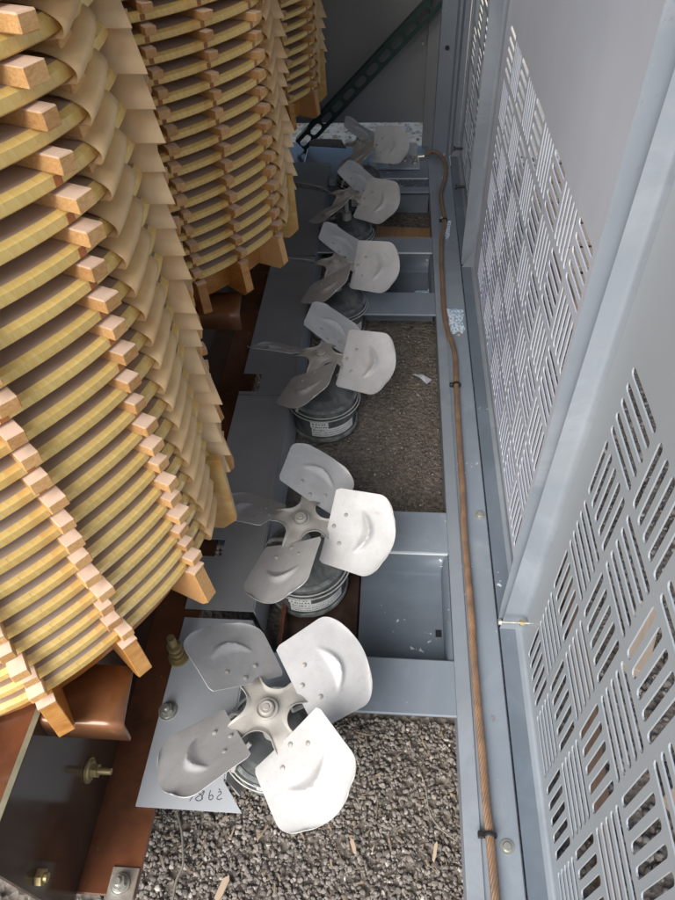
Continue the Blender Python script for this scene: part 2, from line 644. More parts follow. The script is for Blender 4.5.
def litter():
    bm = bmesh.new()
    for i in range(420):
        if i < 210:
            x, y = rng.uniform(-.42, .14), rng.uniform(.16, .5)
        elif i < 330:
            x, y = rng.uniform(-.12, .13), rng.uniform(.95, 1.68)
        else:
            x, y = rng.uniform(.3, .8), rng.uniform(-.1, 1.4)
        L = rng.uniform(.0025, .0085) * (1.9 if i % 11 == 0 else 1)
        w = rng.uniform(.0005, .0017)
        m4 = Matrix.Translation((x, y, rng.uniform(.007, .014))) @ Euler((rng.normal(0, .25), rng.normal(0, .25), rng.uniform(0, 6.28))).to_matrix().to_4x4()
        bm_box(bm, (-L, -w, -.0006), (L, w, .0006), 0, m4)
    return bm


tag(obj('wood_litter', litter(), M['litter']), 'straw and bark flecks scattered through the gravel', 'litter', kind='stuff')

CH = [(-.245, .226, .021, .006, 1.2, 'larger pale wood chip on gravel near the open end'),
      (-.036, .30, .012, .0035, 1.9, 'small tan wood chip on gravel out from the numbered plate'), (.10, .30, .016, .003, 1.35, 'thin tan splinter on gravel beside the looped dark twig')]
for x, y, L, w, a, lab in CH:
    m4 = Matrix.Rotation(a, 4, 'Z') @ Matrix.Rotation(.08, 4, 'Y')
    bm = bmesh.new()
    bm_extrude(bm, [(-L, -w * .6), (-L * .4, -w), (L * .7, -w * .8), (L, -w * .1), (L * .6, w), (-L * .8, w * .7)], 'z', -.002, .002)
    bmesh.ops.transform(bm, matrix=m4, verts=bm.verts)
    o = obj('wood_chip', bm, M['pinkwood'])
    o.location = (x, y, .016)
    tag(o, lab, 'wood chip', 'wood chips on the gravel')

bm = bmesh.new()
bm_tube(bm, catmull([(-.345, .335, .013), (-.330, .305, .016), (-.322, .28, .016), (-.316, .255, .018), (-.322, .232, .016), (-.322, .20, .018), (-.33, .16, .018)], 8), .0022, 7)
tag(obj('cord', bm, M['twig'], smooth=60), 'limp greyish cord lying on gravel beside the brown flange', 'cord')
bm = bmesh.new()
bm_tube(bm, catmull([(.075, .43, .016), (.086, .40, .02), (.092, .36, .02), (.108, .335, .022), (.135, .318, .018)], 8), .0014, 7)
tag(obj('twig', bm, M['twig'], smooth=60), 'thin dark twig curving over gravel towards the rail', 'twig')

# ------------------------------------------------------------------ base frame: rail and cross beams
rail = thing('base_rail', 'long blue-grey steel base rail carrying the stranded copper cable', 'base rail', (0, 0, 0))
bm = bmesh.new()
bm_extrude(bm, [(.141, .092), (.2235, .092), (.2235, -.01), (.2265, -.01), (.2265, .0985), (.2245, .1005), (.143, .1005), (.141, .0985)], 'y', -.6, 2.92)
obj('rail_channel', bm, M['paint'], rail)
bm = bmesh.new()
bm_extrude(bm, [(.1385, .06), (.1405, .06), (.1405, .1008), (.162, .1008), (.1645, .1025), (.1645, .1045), (.140, .1045), (.1385, .103)], 'y', -.598, 2.90)
obj('inner_lip', bm, M['lip'], rail)
bolt_spots = [(.205, .293), (.212, .945), (.20, 1.60)]
for x, y in bolt_spots:
    b = bmesh.new()
    bm_cyl(b, (x, y, .1006), (x, y, .1022), .011, n=20)
    bm_cyl(b, (x, y, .1022), (x, y, .1055), .0075, .006, n=12)
    obj('rail_bolt', b, M['zinc'], rail)


def cross_beam(y0, near, pan, far, label, xl=-.95, hole=True):
    t = thing('cross_beam', label, 'cross beam', (0, y0, 0), 0, 'steel cross beams under the fans')
    W = near + pan + far
    x0, x1 = xl, .1382
    bm = bmesh.new()
    # near channel: top flange with turned-down front edge
    bm_extrude(bm, [(.0, .0945), (near - .012, .0945), (near - .012, .0), (near - .006, .0), (near - .006, .094), (near, .097), (near - .003, .1), (.002, .1), (0, .098)], 'x', x0, x1)
    obj('near_flange', bm, M['paint'], t)
    bm = bmesh.new()
    bm_extrude(bm, [(W, .0), (W - .003, .0), (W - .003, .094), (W - far + .003, .094), (W - far, .097), (W - far + .003, .1), (W - .003, .1), (W, .097)], 'x', x0, x1)
    obj('far_flange', bm, M['paint'], t)
    # the bright worn edge of the far flange
    bm = box((x0 + .01, near + pan - .0012, .0958), (x1 - .002, near + pan + .0008, .0992))
    obj('worn_edge', bm, M['edge'], t)
    # recessed pan between, with rounded foot along its back and end walls
    zf = .026
    bm = bmesh.new()
    prof = [(near + .001, .094), (near + .001, zf + .004), (near + .005, zf), (near + pan - .012, zf), (near + pan - .004, zf + .003), (near + pan - .001, zf + .011), (near + pan - .001, .095)]
    A = [bm.verts.new((-.045, y, z)) for y, z in prof]
    B = [bm.verts.new((.128, y, z)) for y, z in prof]
    for i in range(len(prof) - 1):
        bm.faces.new((A[i], A[i + 1], B[i + 1], B[i]))
    # end wall leaning out to the rail
    C = [bm.verts.new((.1365, near + .001, .094)), bm.verts.new((.1365, near + pan - .001, .095))]
    bm.faces.new((B[0], B[1], B[2], B[3], B[4], B[5], B[6], C[1], C[0]))
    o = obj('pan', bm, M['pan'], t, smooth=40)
    o.modifiers.new('thick', 'SOLIDIFY').thickness = .0015
    bm = box((.112, near + .085, zf + .0006), (.124, near + .1, zf + .0022))
    if hole:
        obj('drain_hole', bm, M['dark'], t)
    else:
        bm.free()
    return t


cross_beam(.493, .107, .238, .113, 'near grey cross beam with deep spotted pan and square hole')
cross_beam(1.693, .118, .232, .102, 'middle grey cross beam beyond the open gravel bay with blue-white flakes')
cross_beam(2.475, .045, .07, .30, 'far grey cross beam carrying the ground bar by the back wall', hole=False)

g = bmesh.new()
bm_box(g, (-3.5, 2.93, -.03), (3.0, 6.5, .0045))
tag(obj('path', g, M['sunground']), 'ground sheet behind the cabinet, sunlight painted into its pale colour', 'path', kind='structure')  # stands in for sunlit gravel, brightness put into its colour

# blue white flakes stuck on the frame
def flakes(pts, z, label, seed):
    r = random.Random(seed)
    P = []
    n = len(pts)
    for i in range(n):
        a, b = Vector((*pts[i], 0)), Vector((*pts[(i + 1) % n], 0))
        for k in range(5):
            q = a.lerp(b, k / 5)
            P.append((q.x + r.uniform(-.004, .004), q.y + r.uniform(-.006, .006)))
    bm = bmesh.new()
    bm_extrude(bm, P, 'z', z, z + .0025)
    return tag(obj('paint_flakes', bm, M['debris']), label, 'paint flakes', 'flaked blue-white residue on the frame')


flakes([(.170, 1.72), (.218, 1.72), (.216, 1.605), (.178, 1.60)], .1008, 'square blue-white flaked patch on the rail beside the copper cable', 1)
flakes([(.075, 1.925), (.120, 1.93), (.137, 1.942), (.137, 1.84), (.105, 1.845), (.10, 1.88)], .0265, 'ragged blue-white flaked patch in the middle cross beam pan', 2)
flakes([(.176, 2.28), (.205, 2.25), (.198, 2.15), (.185, 2.12)], .1008, 'pale flaked patch on the rail where the cable bends towards the back', 3)

# ------------------------------------------------------------------ stranded ground cable
cab = [(492.6, 900), (488.7, 842), (484.6, 803), (480.7, 759), (476.3, 718), (471.8, 660), (471.5, 633), (467.6, 580), (463.5, 530), (462, 500), (457.8, 434)]
CABLE = [(.182, -.15), (.181, .05), (.1795, .23), (.178, .305), (.1765, .36), (.176, .43), (.1745, .50), (.174, .62), (.175, .67), (.174, .79), (.1735, .91), (.176, .99), (.178, 1.20),
         (.181, 1.36), (.183, 1.50), (.169, 1.60), (.162, 1.69), (.163, 1.86), (.168, 2.08), (.185, 2.22), (.181, 2.33), (.178, 2.43), (.197, 2.55), (.206, 2.66), (.19, 2.735), (.165, 2.76), (.14, 2.75), (.118, 2.745)]
Z = [.1125] * 24 + [.122, .130, .128, .118]
bm = bmesh.new()
cen = catmull([(x, y, z) for (x, y), z in zip(CABLE, Z)], 30)
run, up_ = [0.0], Vector((0, 0, 1))
for a_, b_ in zip(cen, cen[1:]):
    run.append(run[-1] + (b_ - a_).length)
for k in range(7):
    path = []
    for i_, p_ in enumerate(cen):
        d_ = (cen[min(i_ + 1, len(cen) - 1)] - cen[max(i_ - 1, 0)]).normalized()
        s_ = d_.cross(up_).normalized()
        u_ = s_.cross(d_)
        an = 2 * PI * (k / 7 + run[i_] / .075)
        path.append(p_ + (u_ * math.cos(an) + s_ * math.sin(an)) * .0046)
    bm_tube(bm, path, .0027, 7)
bm_tube(bm, cen, .0034, 6)
cable = thing('ground_cable', 'twisted brown copper cable running along the rail to the back', 'cable')
obj('stranded_rope', bm, M['copper'], cable, smooth=60)
bm = box((.070, 2.733, .1115), (.104, 2.757, .1165), .001)
bm_cyl(bm, (.098, 2.745, .116), (.124, 2.745, .118), .0095, n=16)
obj('cable_lug', bm, M['zinc'], cable, smooth=40)

TIES = [((.178, .305), 'black cable tie on the copper cable by the near end'), ((.1812, 1.365), 'black cable tie on the copper cable beside the open gravel bay'),
        ((.184, 2.235), 'dark cable tie on the copper cable just past the middle cross beam')]
for (x, y), lab in TIES:
    t = thing('cable_tie', lab, 'cable tie', (x, y, .1125), 0, 'cable ties on the copper cable')
    bm = bmesh.new()
    bm_tube(bm, [(.0098 * math.cos(a), 0, .0098 * math.sin(a)) for a in [2 * PI * k / 20 for k in range(20)]], .0019, 6, closed=True)
    bmesh.ops.scale(bm, vec=(1, 2.0, 1), verts=bm.verts)
    obj('strap', bm, M['blackplastic'], t, smooth=50)
    obj('head', box((-.0185, -.005, -.004), (-.0095, .005, .0052), .0012), M['blackplastic'], t)

# ground bar with bolts on the far beam
t = thing('ground_bar', 'dusty grey grounding bar on blocks joined to the copper cable', 'ground bar', (.045, 2.70, .1))
obj('bar', box((-.14, -.045, .004), (.06, .045, .0115), .001), M['plate'], t)
obj('block', box((-.12, -.045, 0), (-.06, .05, .004)), M['pan'], t)
obj('bracket', box((-.06, .055, 0), (.05, .10, .05), .003), M['plate'], t)
for x, y in ((-.05, -.01), (.0, .02), (.04, .0), (-.1, .02)):
    obj('bolt', bolt_bm((0, 0, 1), (x, y, .0115), .008, .014, .026), M['zinc'], t, smooth=40)

# ------------------------------------------------------------------ louvred doors
P_SLOT, CELL = .0225, .1155
SLEN, SWID = .1000, .0122


def slot_poly(cu, cv, horiz, n=5):
    r = SWID / 2
    h = SLEN / 2 - r
    pts = []
    for k in range(n + 1):
        a = -PI / 2 + PI * k / n
        pts.append((h + r * math.cos(a), r * math.sin(a)))
    for k in range(n + 1):
        a = PI / 2 + PI * k / n
        pts.append((-h + r * math.cos(a), r * math.sin(a)))
    if not horiz:
        pts = [(-b, a) for a, b in pts]
    return [(cu + a, cv + b) for a, b in pts]


def cell_geo(horiz):
    """one weave cell: five rounded slots cut from a square; faces as triangles, and the slot outlines"""
    h = CELL / 2
    outer = [(-h, -h), (h, -h), (h, h), (-h, h)]
    loops = [outer]
    for k in range(5):
        o = (k - 2) * P_SLOT
        loops.append(slot_poly(0, o, True) if horiz else slot_poly(o, 0, False))
    flat = [p for l in loops for p in l]
    tris = tessellate_polygon([[Vector((a, b, 0)) for a, b in (l if i == 0 else l[::-1])] for i, l in enumerate(loops)])
    # tessellate numbers the points in the order given (holes reversed)
    flat = [p for i, l in enumerate(loops) for p in (l if i == 0 else l[::-1])]
    return flat, [tuple(t) for t in tris], [len(l) for l in loops]


CELLS = {True: cell_geo(True), False: cell_geo(False)}


def louvre_field(ncol, nrow, thick, flip):
    """field with its corner of origin at (0, 0) growing to +y and +z, in the plane x = 0, thickness to +x"""
    V, F = [], []
    for i in range(ncol):
        for j in range(nrow):
            horiz = ((i + j + flip) % 2 == 0)
            flat, tris, lens = CELLS[horiz]
            cy, cz = (i + .5) * CELL, (j + .5) * CELL
            b = len(V)
            n = len(flat)
            V += [(0, cy + a, cz + c) for a, c in flat]
            V += [(thick, cy + a, cz + c) for a, c in flat]
            for tr in tris:
                F.append((b + tr[0], b + tr[1], b + tr[2]))
                F.append((b + n + tr[2], b + n + tr[1], b + n + tr[0]))
            s = 4
            for ln in lens[1:]:
                for k in range(ln):
                    p, q = b + s + k, b + s + (k + 1) % ln
                    F.append((p, q, q + n))
                    F.append((p, q + n, p + n))
                s += ln
    return V, F


XD = .27


def door(name, label, y0, y1, z0, z1, fy0, ncol, fz0, nrow, flip, lips, m='door'):
    """lips: x of the lip edge at near side, far side, foot and head (functions of z for the sides)"""
    t = thing(name, label, 'cabinet door', (XD, (y0 + y1) / 2, z0), 0, 'louvred doors along the cabinet side')
    oy, oz = (y0 + y1) / 2, z0
    fy1, fz1 = fy0 + ncol * CELL, fz0 + nrow * CELL
    th = .002
    V, F = louvre_field(ncol, nrow, th, flip)
    V = [(x, y + fy0 - oy, z + fz0 - oz) for x, y, z in V]
    bm = bmesh.new()
    vs = [bm.verts.new(v) for v in V]
    for f in F:
        try:
            bm.faces.new([vs[i] for i in f])
        except ValueError:
            pass
    me = bpy.data.meshes.new('louvre_panel')
    bmesh.ops.recalc_face_normals(bm, faces=bm.faces)
    bm.to_mesh(me)
    bm.free()
    link('louvre_panel', me, M[m], t)
    # plain sheet round the field and turned-in lips
    bm = bmesh.new()
    loops = []
    prof = [(0, None), (.0005, .012), (.0018, .0065), (.005, .0022), (.0105, 0.)]   # inset, distance inward from the sheet

    def loop(ins, dx):
        cs = []
        for (y, z, side) in ((y0 + ins, z0 + ins, 'b'), (y1 - ins, z0 + ins, 'b'), (y1 - ins, z0 + .055, 'f'), (y1 - ins, z1 - ins, 'f'), (y0 + ins, z1 - ins, 'n'), (y0 + ins, z0 + .055, 'n')):
            if dx is None:
                x = {'n': lips[0], 'f': lips[1], 'b': (lambda q: .2285)}[side](z)
            else:
                x = XD - dx
            cs.append(bm.verts.new((x - XD, y - oy, z - oz)))
        return cs
    for ins, dx in prof:
        loops.append(loop(ins, dx))
    loops.append([bm.verts.new((0, y - oy, z - oz)) for y, z in ((fy0, fz0), (fy1, fz0), (fy1, fz0 + .05), (fy1, fz1), (fy0, fz1), (fy0, fz0 + .05))])
    for a, b in zip(loops, loops[1:]):
        for i in range(6):
            bm.faces.new((a[i], a[(i + 1) % 6], b[(i + 1) % 6], b[i]))
    bm.faces.ensure_lookup_table()
    o = obj('pan_sheet', bm, M[m], t, smooth=50)
    nf = len(o.data.polygons)
    for i_ in range(nf - 6, nf):
        o.data.polygons[i_].use_smooth = False
    o.data.materials.append(M['lip'])
    for i_ in range(24):
        o.data.polygons[i_].material_index = 1  # lips and fillet in a darker paint that stands in for shade
    o.data.materials.append(M['pan'])
    o.data.polygons[0].material_index = 2  # foot lip darker still, its shade painted on
    return t


lin = lambda a, b: (lambda z: a + b * z)
door('cabinet_door', 'open-end cabinet door with large clear basketweave slots', -.62, .668, .103, 1.95, -.545, 10, .125, 6, 0,
     (lin(.243, 0), lin(.2290, .0125)))
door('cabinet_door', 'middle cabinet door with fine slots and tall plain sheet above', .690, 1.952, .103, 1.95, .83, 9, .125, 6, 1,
     (lin(.2265, 0), lin(.259, 0)), 'door_lit')
door('cabinet_door', 'farthest narrow strip of cabinet door beside the back corner post', 1.968, 2.775, .103, 1.95, 2.05, 6, .125, 6, 0,
     (lin(.2265, 0), lin(.259, 0)))
# small latch bolt through the lips
t = thing('door_bolt', 'small zinc bolt joining the door lips low by the rail', 'bolt', (.24, .665, .168))
bm = bmesh.new()
bm_cyl(bm, (-.022, -.02, 0), (.030, -.02, 0), .0026, n=10)
obj('shank', bm, M['zinc'], t, smooth=40)
bm = bmesh.new()
bm_cyl(bm, (.014, -.02, 0), (.021, -.02, 0), .0058, n=6)
obj('nut', bm, M['brass'], t)
bm = bmesh.new()
bm_cyl(bm, (-.025, -.02, 0), (-.020, -.02, 0), .006, n=6)
obj('nut', bm, M['zinc'], t)
for (y, z, lab) in ((2.40, .155, 'short dark hinge pin by the back door low at the rail'), (2.62, .20, 'short dark hinge pin by the back corner post')):
    bm = bmesh.new()
    bm_cyl(bm, (0, 0, 0), (.035, 0, 0), .005, n=10)
    bm_cyl(bm, (.0, 0, 0), (.005, 0, 0), .009, n=12)
    o = obj('hinge_pin', bm, M['blackplastic'], smooth=40)
    o.location = (.226, y, z)
    tag(o, lab, 'pin', 'hinge pins')

# corner post, back wall, unseen roof cut to shape the light and far side wall
t = thing('corner_post', 'grey folded corner post rising from the rail at the back', 'corner post', (.2, 2.815, .1008))
bm = bmesh.new()
bm_extrude(bm, [(-.043, -.03), (.012, -.03), (.014, -.022), (.018, -.022), (.020, -.03), (.030, -.03), (.032, -.02), (.036, -.02), (.038, -.03), (.058, -.03), (.058, .03), (-.043, .03)], 'z', 0, 1.85)
obj('folded_sheet', bm, M['paint'], t)
bm = bmesh.new()
bm_cyl(bm, (-.015, -.030, .395), (-.015, -.034, .395), .008, n=14)
obj('bolt', bm, M['blackplastic'], t)

t = thing('back_wall', 'dark grey back sheet stopping short of the ground', 'back wall', (0, 2.90, .19))
obj('sheet', box((-1.6, 0, .0), (.150, .003, 1.76)), M['back'], t)
obj('side_stile', box((.116, -.022, -.09), (.1595, -.002, 1.76), .002), M['back'], t)
bm = bmesh.new()
bm_cyl(bm, (.1, .001, .29), (.1, -.006, .29), .0075, .005, n=12)
obj('bolt', bm, M['zinc'], t)

t = thing('shade_roof', 'unseen grey roof sheet cut to shade the far bays', 'roof', (0, 0, 1.955))
obj('roof_sheet', box((ROOF_X, ROOF_Y, 0), (.30, 3.0, .003)), M['back'], t)  # out of view; edges placed to keep light off the far fans
if False:
  t = thing('side_wall', 'grey sheet side wall beyond the coils', 'side wall', (-1.6, 0, .1))


# slotted green strut
A, B = Vector((-.385, 2.83, .125)), Vector((.30, 2.83, .79))
L = (B - A).length
t = thing('slotted_strut', 'dark green slotted metal strut slanting across the back wall', 'strut', A)
bm = bmesh.new()
hw = .025
u0 = 0.
step = .0635
cells = int(L / step)
for k in range(cells):
    a = k * step
    outer = [(a, -hw), (a + step, -hw), (a + step, hw), (a, hw)]
    c = a + step / 2
    hole = []
    r = .0125
    for j in range(9):
        an = -PI / 2 + PI * j / 8
        hole.append((c + .0145 + r * math.cos(an), r * math.sin(an)))
    for j in range(9):
        an = PI / 2 + PI * j / 8
        hole.append((c - .0145 + r * math.cos(an), r * math.sin(an)))
    hole = hole[::-1]
    flat = outer + hole
    tr = tessellate_polygon([[Vector((p[0], p[1], 0)) for p in outer], [Vector((p[0], p[1], 0)) for p in hole]])
    vs = [bm.verts.new((p[0], 0, p[1])) for p in flat]
    for f in tr:
        bm.faces.new([vs[i] for i in f])
bmesh.ops.remove_doubles(bm, verts=bm.verts, dist=1e-5)
rotm = Matrix.Rotation(-math.atan2(B.z - A.z, B.x - A.x), 4, 'Y')
bmesh.ops.transform(bm, matrix=rotm, verts=bm.verts)
o = obj('slotted_face', bm, M['green'], t)
o.modifiers.new('thick', 'SOLIDIFY').thickness = .003
bm = box((0, .001, -hw - .003), (cells * step, .04, -hw), 0, rotm)
bm_box(bm, (0, .001, hw), (cells * step, .04, hw + .003), 0, rotm)
obj('side_flange', bm, M['green'], t)

# ------------------------------------------------------------------ coils
RT = [(-180, .44), (-120, .44), (-90, .452), (-70, .472), (-54, .479), (-40, .4635), (-23, .4645), (-12, .453), (-5, .440), (12, .412), (28, .418), (46, .43), (90, .44), (140, .44), (180, .44)]
_ta = np.array([a for a, _ in RT], float)
_tr = np.array([b for _, b in RT], float)


def Rth(th):
    d = (np.degrees(th) + 180) % 360 - 180
    # smoothed lookup
    w = np.linspace(-9, 9, 7)
    return float(np.mean(np.interp((d + w + 180) % 360 - 180, _ta, _tr)))


OV = .017         # how far the spacer blocks stand out of the windings
RING_PITCH = .0325
Z0 = .5065        # middle of the lowest disc
NR = 24


def cpt(th, off, z):
    r = Rth(th) + off
    return (r * math.cos(th), r * math.sin(th), z)


def ring_mesh(prof, n=132, name='winding_disc', m=None):
    me_v, me_f, uvs = [], [], []
    k = len(prof)
    for i in range(n):
        th = 2 * PI * i / n
        for (o, z) in prof:
            me_v.append(cpt(th, o, z))
    for i in range(n):
        j = (i + 1) % n
        for a in range(k):
            b = (a + 1) % k
            me_f.append((i * k + a, j * k + a, j * k + b, i * k + b))
    me = bpy.data.meshes.new(name)
    me.from_pydata(me_v, [], me_f)
    uv = me.uv_layers.new(name='UVMap')
    cum = [0]
    for a in range(k):
        b = (a + 1) % k
        cum.append(cum[-1] + math.hypot(prof[b][0] - prof[a][0], prof[b][1] - prof[a][1]))
    ar = 2 * PI * .45
    li = 0
    for i in range(n):
        for a in range(k):
            u0, u1 = ar * i / n, ar * (i + 1) / n
            for (u, v) in ((u0, cum[a]), (u1, cum[a]), (u1, cum[a + 1]), (u0, cum[a + 1])):
                uv.data[li].uv = (u, v)
                li += 1
    me.update()
    bm = bmesh.new()
    bm.from_mesh(me)
    bmesh.ops.recalc_face_normals(bm, faces=bm.faces)
    bm.to_mesh(me)
    bm.free()
    me.polygons.foreach_set('use_smooth', [True] * len(me.polygons))
    me.set_sharp_from_angle(angle=rad(28))
    me.materials.append(m)
    return me


RING = ring_mesh([(-OV - .0018, -.0085), (-OV, -.0068), (-OV, .0026), (-OV - .0055, .0066), (-OV - .075, .0066), (-OV - .075, -.0085)], m=M['tape'])
RING.materials.append(M['ringtop'])
for i_, p_ in enumerate(RING.polygons):
    if i_ % 6 in (3, 5):
        p_.material_index = 1

COLS = [-54., -39.9, -23.2, -14.8, 11.0, 28.5, 46.0, -71., -88., -105.]


def block_bm(th, z, seed):
    r = random.Random(seed)
    R0 = Rth(th) - (.021 if abs(th - rad(-14.8)) < .01 else 0)
    jit = r.uniform(-.005, .004)
    bm = bmesh.new()
    m4 = Matrix.Translation((0, 0, z)) @ Matrix.Rotation(th + r.uniform(-.010, .010), 4, 'Z') @ Matrix.Rotation(r.uniform(-.06, .06), 4, 'X')
    wd = .0098 * r.uniform(.86, 1.12)
    bm_box(bm, (R0 - .085, -wd, -.0096), (R0 + jit, wd * r.uniform(.9, 1.1), .0050 + r.uniform(-.0012, .001)), r.uniform(.0005, .0013), m4)
    return bm


def make_coil():
    t = thing('transformer_coil', 'nearest tall transformer coil of yellow taped discs with pale spacer blocks', 'coil', (-.68, .70, .418), 0, 'transformer coils standing in a row')
    zb = .418

    for k in range(NR):
        o = link('winding_disc', RING, None, t)
        o.location = (0, 0, Z0 + k * RING_PITCH - zb)
        o.rotation_euler = (0, 0, 0)
    # inner cylinder
    bm = bmesh.new()
    n = 96
    top = Z0 + NR * RING_PITCH - zb
    A = [bm.verts.new(cpt(2 * PI * i / n, -.088, .02)) for i in range(n)]
    B = [bm.verts.new(cpt(2 * PI * i / n, -.088, top)) for i in range(n)]
    for i in range(n):
        bm.faces.new((A[i], A[(i + 1) % n], B[(i + 1) % n], B[i]))
    bm.faces.new(B)
    obj('inner_cylinder', bm, M['inner'], t, smooth=40)
    # bottom support ring, orange varnish
    bm = bmesh.new()
    A = [bm.verts.new(cpt(2 * PI * i / n, -.058, .008)) for i in range(n)]
    B = [bm.verts.new(cpt(2 * PI * i / n, -.058, .078)) for i in range(n)]
    C = [bm.verts.new(cpt(2 * PI * i / n, -.085, .008)) for i in range(n)]
    for i in range(n):
        j = (i + 1) % n
        bm.faces.new((A[i], A[j], B[j], B[i]))
        bm.faces.new((C[i], C[j], A[j], A[i]))
    obj('bottom_ring', bm, M['board'], t, smooth=40)
    # spacer blocks: the columns that show, as parts; the rest in one mesh
    cnt = 0
    rest = bmesh.new()
    plan = []
    for ci, a in enumerate(COLS):
        for k in range(NR):
            show = {0: 12, 1: 20, 2: 25, 3: 16, 4: 20, 5: 7}.get(ci, 0)
            plan.append((a, k, k < show))
    for a, k, show in plan:
        z = Z0 + (k + .5) * RING_PITCH - zb
        b = block_bm(rad(a), z, int(a * 100 + k + 5000))
        if show:
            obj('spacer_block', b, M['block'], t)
        else:
            me = bpy.data.meshes.new('tmp')
            b.to_mesh(me)
            b.free()
            rest.from_mesh(me)
            bpy.data.meshes.remove(me)
    # varnish runs between the blocks of a column
    for a in COLS[:3]:
        for k in range(18):
            b = bmesh.new()
            z = Z0 + k * RING_PITCH - zb
            th = rad(a - .2)
            R0 = Rth(th) - OV + .0006
            m4 = Matrix.Translation((0, 0, z)) @ Matrix.Rotation(th, 4, 'Z')
            bm_box(b, (R0 - .004, -.0042, -.0068), (R0, .0042, .0018), 0, m4)
            obj('varnish_run', b, M['varnish'], t)
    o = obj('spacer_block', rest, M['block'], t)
    o['kind'] = 'stuff'
    # base blocks: a radial board with its outer foot cut back
    for a in COLS:
        if a == -14.8:
            continue
        th = rad(a)
        R0 = Rth(th)
        bm = bmesh.new()
        bm_extrude(bm, [(R0 - .16, .0), (R0 - .004, .0), (R0 + .008, .012), (R0 - .002, .078), (R0 - .16, .078)], 'y', -.0105, .0105)
        bmesh.ops.bevel(bm, geom=bm.edges[:], offset=.0008, segments=1, affect='EDGES')
        bmesh.ops.transform(bm, matrix=Matrix.Rotation(th, 4, 'Z'), verts=bm.verts)
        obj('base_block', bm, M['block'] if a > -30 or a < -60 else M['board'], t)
        bm = bmesh.new()
        m4 = Matrix.Rotation(th, 4, 'Z')
        bm_box(bm, (R0 - .012, -.0112, .079), (R0 + .0005, .0112, .083), .0005, m4)
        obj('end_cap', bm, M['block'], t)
    # folded pressboard collars round each disc, rising as they run back, and the flared flaps behind
    for k in range(NR):
        z = Z0 + k * RING_PITCH - zb
        r = random.Random(900 + k)
        bm = bmesh.new()
        a0, a1 = rad(-17.5 + r.uniform(-.8, .8)), rad(-9.5)
        rows = []
        N = 7
        prof = []
        hh = .0128
        for j in range(4):
            prof.append((-.085 + .009 * j, .0113 + .0004 * j))
        for j in range(0, 11):
            an = PI / 2 * (1 - j / 10)
            prof.append((-.055 + .049 * math.cos(an), -.0035 + .0160 * math.sin(an)))
        for j in range(1, 7):
            an = -PI * .62 * j / 6
            prof.append((-.0125 + .0065 * math.cos(an), -.0040 + .0075 * math.sin(an)))
        for j in range(4):
            prof.append((-.024 - .016 * j, -.0125 - .0012 * j))
        for i in range(N):
            s = i / (N - 1)
            th = a0 + (a1 - a0) * s
            rise = .024 * s ** 1.15 + r.uniform(-.0004, .0004)
            grow = 1 + .15 * s
            rows.append([bm.verts.new(cpt(th, o_ - .002 * s, z + zz * grow + rise)) for o_, zz in prof])
        for A, B in zip(rows, rows[1:]):
            for i in range(len(prof) - 1):
                bm.faces.new((A[i], A[i + 1], B[i + 1], B[i]))
        o = obj('barrier_collar', bm, M['sheet'], t, smooth=60)
        o.modifiers.new('thick', 'SOLIDIFY').thickness = .0013
        if k == 0:
            continue
        # flap: nearly square sheet, front edge low, back edge raised
        bm = bmesh.new()
        sk, tl = r.uniform(-.008, .008), r.uniform(-.006, .003)
        x0, x1 = .32, .450 + r.uniform(-.006, .006)
        yf, yb = -.032 + r.uniform(-.004, .004), .014
        rows = []
        for i in range(5):
            s = i / 4
            yy = yf + (yb - yf) * s
            zz = z + .002 + .052 * s + r.uniform(-.001, .001)
            rows.append([bm.verts.new((x0 + (x1 - .030 * s - x0) * j / 4, yy + sk * j / 4, zz + .004 * (1 - j / 4) * s + tl * j / 4)) for j in range(5)])
        for A, B in zip(rows, rows[1:]):
            for i in range(4):
                bm.faces.new((A[i], A[i + 1], B[i + 1], B[i]))
        o = obj('barrier_flap', bm, M['flap'], t, smooth=60)
        o.modifiers.new('thick', 'SOLIDIFY').thickness = .0014
    # tall board with clipped corner at the foot of the barrier
    bm = bmesh.new()
    bm_extrude(bm, [(.30, .004), (.424, .004), (.447, .026), (.443, .165), (.30, .165)], 'y', -.052, -.043)
    obj('barrier_board', bm, M['yboard'], t)
    return t


coil = make_coil()
PITCH = .915
dup(coil, (-.68, .70 + PITCH, .418), 0, 'middle transformer coil in shade behind the nearest one')
dup(coil, (-.68, .70 + 2 * PITCH, .418), 0, 'farthest transformer coil, only its edge showing before the back wall')

# curved brackets that carry the coils on the clamp beam
def bracket_bm():
    bm = bmesh.new()
    prof = [(.075, .0), (.0, .0)]
    R_ = .009
    for j in range(1, 9):
        a = PI / 2 + (PI / 2) * j / 8
        prof.append((R_ * math.cos(a), -R_ + R_ * math.sin(a)))
    prof.append((-R_ - .002, -.042))
    rows = []
    for y, z in prof:
        s = (y + R_) / .095
        rows.append([bm.verts.new((x, y, z)) for x in np.linspace(-.07 - .003 * s, .072 - .010 * s, 6)])
    for A, B in zip(rows, rows[1:]):
        for i in range(5):
            bm.faces.new((A[i], A[i + 1], B[i + 1], B[i]))
    # the turned-down right cheek
    return bm


BR = [((-.405, .335, .4155), 'copper-brown curved bracket under the nearest coil on the clamp beam'),
      ((-.405, .335 + PITCH, .4155), 'dim grey-brown curved bracket under the middle coil')]
for p, lab in BR:
    o = obj('coil_bracket', bracket_bm(), M['bracket'], smooth=40)
    o.modifiers.new('thick', 'SOLIDIFY').thickness = .005
    o.location = p
    tag(o, lab, 'bracket', 'curved coil brackets')

